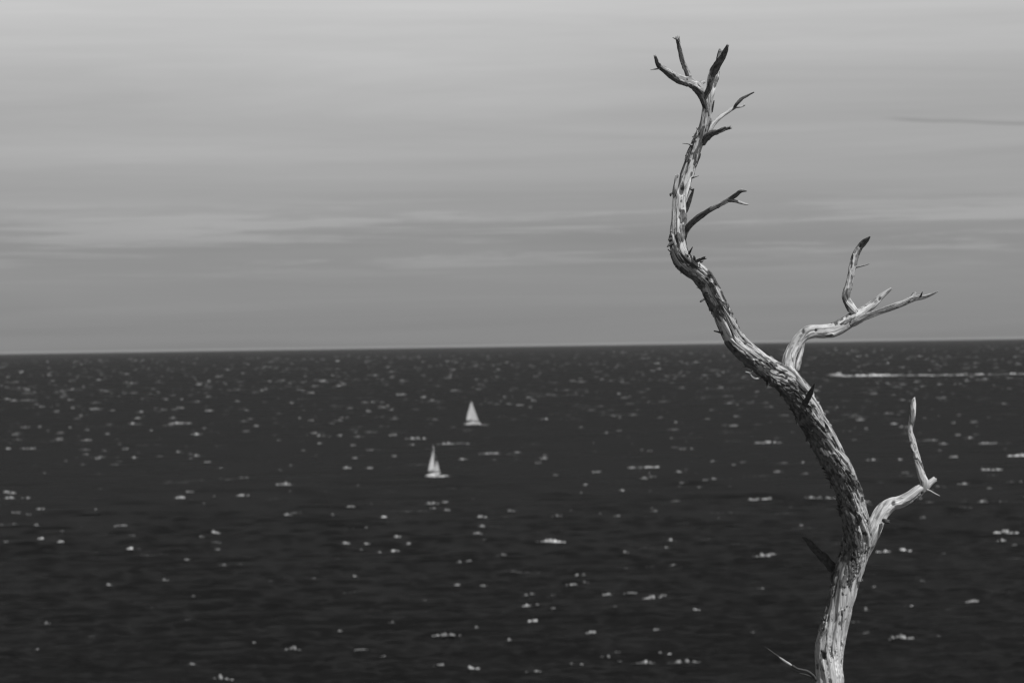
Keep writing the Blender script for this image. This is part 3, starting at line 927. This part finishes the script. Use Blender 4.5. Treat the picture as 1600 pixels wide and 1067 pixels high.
# --- trunk. (pixel x, pixel y, depth, diameter in pixels)
trunk_pts = [(1300, 1345, -.06, 66), (1294, 1240, -.05, 58), (1291, 1150, -.03, 51), (1296, 1067, 0.000, 46), (1297, 1010, 0.030, 46), (1306, 975, 0.035, 43), (1314, 940, 0.036, 42),
             (1323, 905, 0.036, 42), (1334, 870, 0.032, 42), (1339, 845, 0.012, 43), (1337, 818, -0.025, 42), (1331, 790, -0.065, 40), (1323, 760, -0.110, 39), (1311, 730, -0.155, 38),
             (1292, 695, -0.210, 38), (1273, 660, -0.265, 37), (1256, 630, -0.310, 38), (1235, 602, -0.355, 38), (1215, 585, -0.385, 35), (1195, 571, -0.410, 32), (1172, 552, -0.440, 30),
             (1146, 527, -0.475, 28), (1132, 500, -0.510, 26.5), (1123, 480, -0.535, 25), (1114, 460, -0.560, 24.5), (1105, 441, -0.580, 24.5), (1093, 426, -0.600, 26),
             (1073, 411, -0.615, 27), (1063, 397, -0.615, 25), (1059.5, 380, -0.600, 23.5), (1058.5, 362, -0.582, 22.5), (1060, 340, -0.557, 22), (1061, 318, -0.532, 22), (1065.5, 299, -0.513, 21),
             (1073, 277, -0.498, 20), (1079.5, 257, -0.490, 18.5), (1085.5, 239, -0.485, 17.5), (1092, 221, -0.480, 17), (1099, 205, -0.478, 18), (1102.5, 189, -0.475, 17), (1104.5, 171, -0.470, 15), (1106, 152, -0.470, 13), (1107, 140, -0.470, 10)]


def tdepth(y):
    a = sorted((q[1], q[2]) for q in trunk_pts)
    return float(np.interp(y, [q[0] for q in a], [q[1] for q in a]))


def ip(y, xs):
    a = sorted(xs)
    return np.interp(y, [q[0] for q in a], [q[1] for q in a])


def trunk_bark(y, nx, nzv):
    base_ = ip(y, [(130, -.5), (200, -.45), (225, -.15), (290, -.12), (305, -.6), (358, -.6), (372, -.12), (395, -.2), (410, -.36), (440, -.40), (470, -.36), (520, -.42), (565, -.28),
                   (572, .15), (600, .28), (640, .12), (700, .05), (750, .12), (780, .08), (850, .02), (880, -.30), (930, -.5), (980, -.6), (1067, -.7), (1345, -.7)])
    # bark clings to underside and left flank, spread further to paint in shade
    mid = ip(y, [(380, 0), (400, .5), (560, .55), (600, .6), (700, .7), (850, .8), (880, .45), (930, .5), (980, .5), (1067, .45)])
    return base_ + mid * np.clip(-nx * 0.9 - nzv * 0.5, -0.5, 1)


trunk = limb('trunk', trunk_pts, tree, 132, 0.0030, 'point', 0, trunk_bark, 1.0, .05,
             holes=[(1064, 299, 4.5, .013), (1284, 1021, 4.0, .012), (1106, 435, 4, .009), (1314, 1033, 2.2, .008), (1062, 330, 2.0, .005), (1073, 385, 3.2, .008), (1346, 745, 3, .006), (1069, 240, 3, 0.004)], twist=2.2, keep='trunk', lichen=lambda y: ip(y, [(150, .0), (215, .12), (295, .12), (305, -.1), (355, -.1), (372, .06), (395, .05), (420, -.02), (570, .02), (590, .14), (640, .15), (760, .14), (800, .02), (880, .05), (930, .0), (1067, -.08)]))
nb = lambda y, c, s: -0.55 + 0 * y
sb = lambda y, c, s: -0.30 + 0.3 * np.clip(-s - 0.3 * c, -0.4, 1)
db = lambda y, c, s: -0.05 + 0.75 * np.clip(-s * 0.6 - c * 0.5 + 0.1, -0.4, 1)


def z1(x, y):   # from the enlarged view of the crown
    return 1000 + x / 5.335, 40 + y / 5.335


def z2(x, y):
    return 1000 + x / 5.335, 220 + y / 5.335


def z3(x, y):
    return 1020 + x / 5.335, 380 + y / 5.335


def z4(x, y):
    return 1120 + x / 5.335, 500 + y / 5.335


def z6(x, y):
    return 1180 + x / 4.7, 840 + y / 4.7


def z7(x, y):
    return 1200 + x / 4.268, 350 + y / 4.268


def z8(x, y):
    return 1330 + x / 4.27, 600 + y / 4.27


def path(zf, d0, lst):
    return [(*zf(x, y), d0 + d, wd) for (x, y, d, wd) in lst]


# crown
T = tdepth(165)
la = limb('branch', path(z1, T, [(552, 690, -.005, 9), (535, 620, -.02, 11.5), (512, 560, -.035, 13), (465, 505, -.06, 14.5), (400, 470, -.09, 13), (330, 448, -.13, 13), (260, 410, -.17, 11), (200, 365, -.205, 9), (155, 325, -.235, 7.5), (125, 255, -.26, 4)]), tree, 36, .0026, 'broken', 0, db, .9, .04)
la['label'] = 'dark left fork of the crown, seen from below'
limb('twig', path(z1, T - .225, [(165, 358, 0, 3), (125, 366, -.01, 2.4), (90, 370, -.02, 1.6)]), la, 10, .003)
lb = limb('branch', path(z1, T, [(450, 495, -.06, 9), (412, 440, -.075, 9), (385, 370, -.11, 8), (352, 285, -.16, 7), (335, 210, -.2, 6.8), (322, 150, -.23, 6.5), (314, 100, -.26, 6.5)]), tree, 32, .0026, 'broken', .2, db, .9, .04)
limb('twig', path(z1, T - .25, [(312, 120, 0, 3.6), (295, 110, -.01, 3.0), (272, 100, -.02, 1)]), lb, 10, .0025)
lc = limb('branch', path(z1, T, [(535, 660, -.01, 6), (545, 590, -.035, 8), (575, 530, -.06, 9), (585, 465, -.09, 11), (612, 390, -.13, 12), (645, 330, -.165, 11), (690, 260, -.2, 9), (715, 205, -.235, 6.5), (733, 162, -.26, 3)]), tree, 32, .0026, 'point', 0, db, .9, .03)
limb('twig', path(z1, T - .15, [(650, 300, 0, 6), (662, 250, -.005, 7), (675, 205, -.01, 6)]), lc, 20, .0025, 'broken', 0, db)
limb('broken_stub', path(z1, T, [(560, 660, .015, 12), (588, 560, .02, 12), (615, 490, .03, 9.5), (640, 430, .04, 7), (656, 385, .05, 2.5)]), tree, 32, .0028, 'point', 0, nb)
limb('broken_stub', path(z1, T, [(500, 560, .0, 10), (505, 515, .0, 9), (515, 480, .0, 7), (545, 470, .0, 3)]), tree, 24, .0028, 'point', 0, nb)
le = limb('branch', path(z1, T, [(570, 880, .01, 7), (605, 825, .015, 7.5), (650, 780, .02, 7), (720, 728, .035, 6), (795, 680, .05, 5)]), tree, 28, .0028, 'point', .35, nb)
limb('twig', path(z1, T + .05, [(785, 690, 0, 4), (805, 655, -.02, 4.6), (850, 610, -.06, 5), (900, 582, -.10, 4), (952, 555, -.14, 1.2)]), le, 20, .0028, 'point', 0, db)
limb('twig', path(z1, T + .05, [(790, 684, 0, 4), (830, 680, .0, 3.4), (858, 672, .01, 2.6), (876, 660, .01, 2.6)]), le, 14, .0028, 'broken', 0, nb)
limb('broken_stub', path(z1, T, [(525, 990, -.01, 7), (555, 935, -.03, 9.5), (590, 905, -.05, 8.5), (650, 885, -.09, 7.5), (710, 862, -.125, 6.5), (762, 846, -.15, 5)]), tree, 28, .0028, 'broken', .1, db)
limb('twig', path(z1, T, [(435, 998, -.02, 3), (405, 988, -.03, 2), (355, 984, -.04, 1)]), tree, 8, .004)
limb('bark_shard', path(z1, T, [(602, 725, -.01, 1.5), (608, 675, -.012, 3), (618, 625, -.015, 1.5)]), tree, 10, .004, mat=M_FLAKE, flat=.4)

# upper trunk
limb('broken_stub', path(z2, tdepth(292), [(290, 470, -.02, 7), (292, 410, -.035, 8), (303, 350, -.035, 7.5), (315, 285, -.03, 6.5)]), tree, 28, .0028, 'broken', 0, nb, spots=.08, jag=.6)
limb('bark_shard', path(z2, tdepth(325), [(364, 620, .0, 4), (382, 580, .0, 6), (404, 525, -.005, 5.8), (428, 460, -.01, 4.6), (449, 402, -.02, 1.8)]), tree, 20, .003, 'point', 0, db, mat=M_FLAKE, flat=.45)
lj = limb('branch', path(z2, tdepth(362), [(350, 840, .03, 8), (366, 778, .02, 11), (395, 728, .0, 10), (460, 662, -.04, 9), (560, 592, -.09, 8), (660, 535, -.14, 7.4), (745, 488, -.18, 7.4), (800, 452, -.21, 6), (835, 425, -.23, 5), (890, 420, -.26, 1.6)]), tree, 32, .0028, 'point', .25, db, .8)
limb('twig', path(z2, tdepth(362) - .175, [(735, 495, 0, 5.5), (790, 503, -.03, 5), (850, 520, -.05, 3.6), (903, 532, -.06, 1.8)]), lj, 18, .0028, 'point', 0, db)
limb('twig', path(z2, tdepth(362) - .225, [(825, 430, 0, 3.6), (845, 415, -.01, 3.4), (853, 404, -.015, 2.2)]), lj, 10, .0028, 'broken')
for k_, lst in enumerate(([(435, 310, -.02, 3), (465, 300, -.03, 2.4), (492, 292, -.035, .9)], [(408, 945, -.03, 3), (422, 915, -.04, 2.6), (438, 885, -.05, .9)], [(455, 992, -.04, 4), (453, 972, -.05, 3.6), (450, 958, -.055, 1)],
                          [(470, 1005, -.02, 5), (505, 990, -.04, 4.4), (552, 973, -.07, 4)], [(505, 1012, -.02, 3), (520, 1004, -.03, 2.6), (530, 998, -.035, 1)], [(270, 850, -.02, 6), (247, 866, -.03, 4.6), (226, 884, -.04, 1.4)],
                          [(262, 820, -.02, 5), (246, 824, -.025, 4), (238, 830, -.03, 1.5)], [(265, 450, -.02, 6), (255, 445, -.02, 5), (250, 440, -.02, 1.5)], [(420, 395, .0, 3), (437, 410, -.02, 3), (450, 402, -.03, 1)])):
    limb('twig', path(z2, tdepth(z2(0, lst[0][1])[1]), lst), tree, 9, .003, 'broken' if k_ == 3 else 'point', 0, db, mat=M_FLAKE if k_ in (1, 2, 5, 6, 7) else None)
for lst, dk in (([(475, 450, -.02, 4), (440, 462, -.04, 3.4), (398, 486, -.08, 3.0)], db), ([(510, 460, -.03, 3), (480, 463, -.03, 4.5), (450, 452, -.035, 3.5)], nb), ([(590, 748, -.0, 3), (555, 742, -.02, 2.8), (512, 731, -.04, 1.6)], db),
                ([(270, 230, -.03, 6), (272, 250, -.04, 6), (285, 262, -.04, 2)], db), ([(215, 185, -.03, 7), (200, 192, -.03, 6), (188, 196, -.03, 2)], db), ([(375, 315, -.03, 5), (383, 330, -.035, 4.5), (390, 342, -.04, 1.5)], db)):
    limb('twig', path(z3, tdepth(z3(0, lst[0][1])[1]) + .02, lst), tree, 10, .003, 'point', 0, dk, mat=M_FLAKE if dk is db else None)
limb('bark_shard', path(z3, tdepth(435), [(484, 262, .0, 2), (500, 285, -.01, 4.5), (514, 315, -.015, 5), (536, 345, -.02, 2)]), tree, 18, .003, 'point', 0, db, 1.6, mat=M_FLAKE, flat=.5)

# middle: thin pale twig, dark twigs, upright dark shard
tw = limb('twig', path(z4, tdepth(588), [(395, 462, -.02, 3), (362, 479, -.05, 2.6), (322, 488, -.07, 2.6), (290, 468, -.09, 2.4), (270, 440, -.1, 2.2), (240, 431, -.11, 1.6)]), tree, 10, .003)
limb('twig', path(z4, tdepth(588) - .1, [(275, 446, 0, 2), (288, 437, -.0, 1.8), (298, 426, -.01, 1.2)]), tw, 8, .003)
limb('twig', path(z4, tdepth(592), [(400, 480, -.03, 4), (418, 520, -.045, 3.6), (415, 562, -.06, 1.2)]), tree, 10, .003, mat=M_FLAKE)
limb('twig', path(z4, tdepth(668), [(700, 880, -.03, 5), (722, 905, -.045, 4), (742, 945, -.05, 3), (741, 968, -.05, 1)]), tree, 10, .003, mat=M_FLAKE)
limb('bark_shard', path(z4, tdepth(635), [(715, 735, -.04, 5), (738, 690, -.07, 8), (765, 640, -.11, 8), (790, 585, -.15, 6), (815, 530, -.19, 1)]), tree, 20, .003, 'point', 0, db, mat=M_FLAKE, flat=.4)

# right-hand branch
K0 = tdepth(590) + .02
lk = limb('branch', [(1258, 642, K0 + .02, 10), (1250, 622, K0 + .02, 15), (1241, 600, K0 + .02, 19), (1232, 578, K0 + .03, 21)] + path(z4, K0, [(600, 330, .05, 20), (640, 235, .075, 18.5), (690, 160, .09, 18), (752, 105, .10, 19.5)])
          + path(z7, K0, [(300, 715, .11, 20), (370, 714, .12, 20.5), (440, 706, .13, 20.5), (505, 677, .14, 20), (555, 643, .15, 19), (600, 607, .16, 17), (650, 570, .17, 14), (700, 535, .18, 12.5), (745, 492, .19, 10), (785, 458, .2, 7.5), (823, 430, .205, 4)]),
          tree, 64, .0030, 'broken', 0, lambda y, c, s: -0.62 + 0 * y, .75, .03, holes=[(1254, 518, 2.5, .006), (1274, 516, 2.2, .005), (1374, 467, 2.5, .005)], twist=1.5)
lk['label'] = 'pale bleached branch bending up and to the right'
limb('branch_fork', path(z7, K0, [(470, 690, .15, 6), (520, 676, .142, 11), (575, 655, .13, 13), (640, 622, .11, 11.5), (740, 585, .08, 10), (840, 550, .06, 9.5), (915, 522, .05, 9.5), (975, 495, .04, 9), (1050, 484, .03, 6), (1100, 465, .02, 4), (1135, 448, .01, 1.2)]), lk, 36, .0030, 'point', 0, nb, .8, .03)
limb('twig', path(z7, K0, [(955, 505, .05, 7), (968, 482, .06, 7), (980, 458, .065, 6.5)]), lk, 22, .0028, 'broken', 0, nb, jag=.4)
limb('twig', path(z7, K0, [(1015, 488, .03, 3), (1022, 472, .02, 2.6), (1030, 453, .0, 1)]), lk, 8, .003, mat=M_FLAKE)
limb('branch_fork', path(z7, K0, [(600, 605, .15, 9), (565, 568, .15, 12.5), (535, 527, .165, 12), (520, 490, .18, 11.5), (530, 440, .20, 11), (547, 370, .23, 10), (570, 270, .27, 10), (590, 195, .30, 10), (612, 155, .31, 8.5), (640, 122, .30, 8), (662, 103, .285, 5.5), (683, 83, .27, 1)]), lk, 36, .0030, 'point', 0,
     lambda y, c, s: np.where(y < 384, .55, -0.42) + 0.55 * np.clip(-c, 0, 1), .9, .09)
limb('twig', path(z7, K0 + .26, [(585, 290, .0, 3.6), (610, 284, -.02, 2.8), (645, 276, -.04, 2), (678, 266, -.06, 1)]), lk, 10, .003)
limb('broken_stub', path(z7, K0, [(238, 780, .09, 4), (228, 840, .08, 5.5), (212, 890, .06, 7), (200, 935, .05, 10), (188, 975, .04, 7.5), (176, 990, .04, 3)]), lk, 22, .0028, 'point', 0, nb, 1.2)
# exposed pale ridge running down the trunk from that branch
limb('wood_ridge', path(z4, K0 - .02, [(600, 400, -.0, 14), (660, 470, -.01, 11), (715, 545, -.015, 8.5), (765, 612, .02, 6), (835, 705, .055, 5), (905, 830, .10, 4), (960, 930, .13, 2)]), tree, 24, .003, 'point', 0, nb)

# lower right branch
lw = limb('branch', [(1335, 905, .05, 12), (1345, 870, .04, 22), (1354, 845, .035, 28)] + path(z8, .03, [(140, 975, .0, 27), (172, 915, .01, 25), (218, 845, .025, 22.5), (272, 800, .04, 19), (330, 783, .05, 17.5), (400, 745, .06, 17.5), (460, 702, .07, 17), (500, 680, .08, 14), (530, 655, .09, 10), (558, 634, .1, 9)]),
          tree, 60, .0030, 'broken', 0, lambda y, c, s: -0.6 + 0 * y, .8, .0, holes=[(1395, 785, 3.2, .007), (1440, 771, 2.0, .005)], jag=.35, twist=2)
lw['label'] = 'pale lower branch curving out to the right'
limb('branch_fork', path(z8, .095, [(470, 715, .0, 9), (487, 665, .0, 12), (472, 610, .01, 11), (451, 530, .03, 10.5), (430, 450, .05, 10), (409, 370, .07, 9.4), (394, 300, .09, 7.4), (404, 240, .10, 8.5), (408, 190, .115, 9.2), (413, 145, .13, 8.5), (418, 110, .14, 6), (424, 88, .15, 1.4)]), lw, 36, .0030, 'point', .1,
     lambda y, c, s: np.where(y < 665, -0.18, -0.5), 1.1, .10, twist=9, lobes=1.4)
limb('twig', path(z8, .095, [(505, 705, .0, 4), (535, 716, -.02, 2.6), (565, 733, -.04, 2), (592, 745, -.05, 1)]), lw, 9, .003)
limb('knot', path(z8, .03, [(215, 905, -.03, 5), (238, 915, -.045, 7), (255, 918, -.05, 5)]), lw, 18, .0025, 'broken', 0, db, 2.0, mat=M_FLAKE)

# bottom left: dark shard and long twig
sh = limb('bark_shard', path(z6, .03, [(612, 250, .03, 10), (575, 222, .03, 14), (530, 170, .015, 13), (470, 115, -.005, 11), (420, 70, -.025, 8), (375, 20, -.045, 4), (345, -5, -.055, 1.2)]), tree, 26, .003, 'point', 0, db, 1.0, mat=M_FLAKE, flat=.4)
limb('bark_shard', path(z6, .02, [(480, 110, .0, 4), (435, 50, -.015, 3), (400, 18, -.03, 2.4), (355, -8, -.045, 1)]), tree, 12, .003, mat=M_FLAKE, flat=.6)
limb('bark_shard', path(z6, .03, [(588, 250, .0, 8), (576, 300, .0, 9), (570, 345, .0, 3)]), tree, 18, .003, 'point', 0, db, 2.0, mat=M_FLAKE, flat=.6)
tn_ = limb('twig', path(z6, .0, [(450, 1045, -.02, 5), (425, 1010, -.03, 4.5), (385, 980, -.045, 3.6), (310, 960, -.07, 3.6), (270, 938, -.085, 4.2)]), tree, 12, .003, mat=M_FLAKE)
limb('twig_tip', path(z6, -.083, [(272, 942, 0, 2.4), (262, 934, 0, 3.4), (215, 903, .01, 3.4), (172, 872, .02, 2.4)]), tn_, 12, .003, 'broken', 0, nb)
limb('twig_tip', path(z6, -.064, [(180, 878, 0, 2.4), (135, 845, -.01, 2.0), (98, 818, -.02, 1.6), (70, 798, -.03, .6)]), tn_, 10, .003, mat=M_FLAKE)
limb('twig', path(z6, .0, [(440, 1035, -.02, 3), (390, 1010, -.04, 2.6), (320, 990, -.06, 2), (285, 975, -.07, 1)]), tree, 9, .003, mat=M_FLAKE)

# loose flakes of bark standing off the trunk
flake_me = []
for k_ in range(6):
    gg = np.random.default_rng(40 + k_)
    nu, nv = 5, 3
    vs, fs = [], []
    for lay in (0, 1):
        for i in range(nu):
            for j in range(nv):
                x = i / (nu - 1) - .1; y = (j / (nv - 1) - .5) * (1 - .55 * (i / (nu - 1)) ** 2)
                vs.append((x + gg.normal(0, .07) * (i > 0), y * .42 + gg.normal(0, .04), .30 * x * x * gg.uniform(.6, 1.2) - .25 * (y ** 2) + lay * .07))
    m_ = nu * nv
    for i in range(nu - 1):
        for j in range(nv - 1):
            a = i * nv + j
            fs.append((a, a + 1, a + nv + 1, a + nv)); fs.append((m_ + a, m_ + a + nv, m_ + a + nv + 1, m_ + a + 1))
    rim = [j for j in range(nv)] + [i * nv + nv - 1 for i in range(1, nu)] + [(nu - 1) * nv + j for j in range(nv - 2, -1, -1)] + [i * nv for i in range(nu - 2, 0, -1)]
    for a, b_ in zip(rim, rim[1:] + rim[:1]):
        fs.append((a, m_ + a, m_ + b_, b_))
    me = bpy.data.meshes.new('bark_flake')
    me.from_pydata(vs, [], fs); me.update()
    me.materials.append(M_FLAKE)
    flake_me.append(me)
V, nrm, tan, bk, Yp, rad = SURF['trunk']
gg = np.random.default_rng(9)
made = 0
for _ in range(9000):
    if made >= 120:
        break
    i = gg.integers(20, V.shape[0] - 20); j = gg.integers(0, V.shape[1])
    yv = Yp[i, 0]
    if bk[i, j] < .6 or yv > 1000 or nrm[i, j, 1] > .35:
        continue
    pw = 1.0 if 590 < yv < 870 else .45
    pw *= .35 + .9 * max(0.0, -nrm[i, j, 0])
    if gg.random() > pw:
        continue
    nn = Vector(nrm[i, j]); tt = Vector(tan[i]) * (1 if gg.random() < .5 else -1)
    tt = (tt + nn * gg.uniform(.03, .32) + nn.cross(tt) * gg.normal(0, .25)).normalized()
    bb = nn.cross(tt).normalized(); n2_ = tt.cross(bb)
    sz = gg.uniform(.012, .034) * (1.0 if yv > 560 else .7)
    mt = Matrix((tt * sz, bb * sz * gg.uniform(.8, 1.6), n2_ * sz)).transposed().to_4x4()
    mt.translation = Vector(V[i, j]) - nn * .0015
    o = bpy.data.objects.new('bark_flake', flake_me[made % 6])
    col.objects.link(o)
    o.parent = tree
    o.matrix_local = mt
    made += 1

# ------------------------------------------------------------------ thin sea haze
HZR = 84000.0
hv = [(x, y, z) for z in (-8.0, 60.2) for (x, y) in ((-HZR, -HZR), (HZR, -HZR), (HZR, HZR), (-HZR, HZR))]
hf = [(3, 2, 1, 0), (4, 5, 6, 7), (0, 1, 5, 4), (1, 2, 6, 5), (2, 3, 7, 6), (3, 0, 4, 7)]
mh_ = bpy.data.materials.new('haze_air')
mh_.use_nodes = True
th_ = NT(mh_.node_tree)
ho = th_.n('ShaderNodeOutputMaterial')
pv = th_.n('ShaderNodeVolumePrincipled')
pv.inputs['Color'].default_value = (0.9, 0.9, 0.9, 1)
pv.inputs['Density'].default_value = 2.2e-6
th_.l(pv.outputs[0], ho.inputs['Volume'])
haze = mesh_py('haze', hv, hf, mh_)
haze['kind'] = 'stuff'
haze['label'] = 'thin pale sea haze softening the horizon'
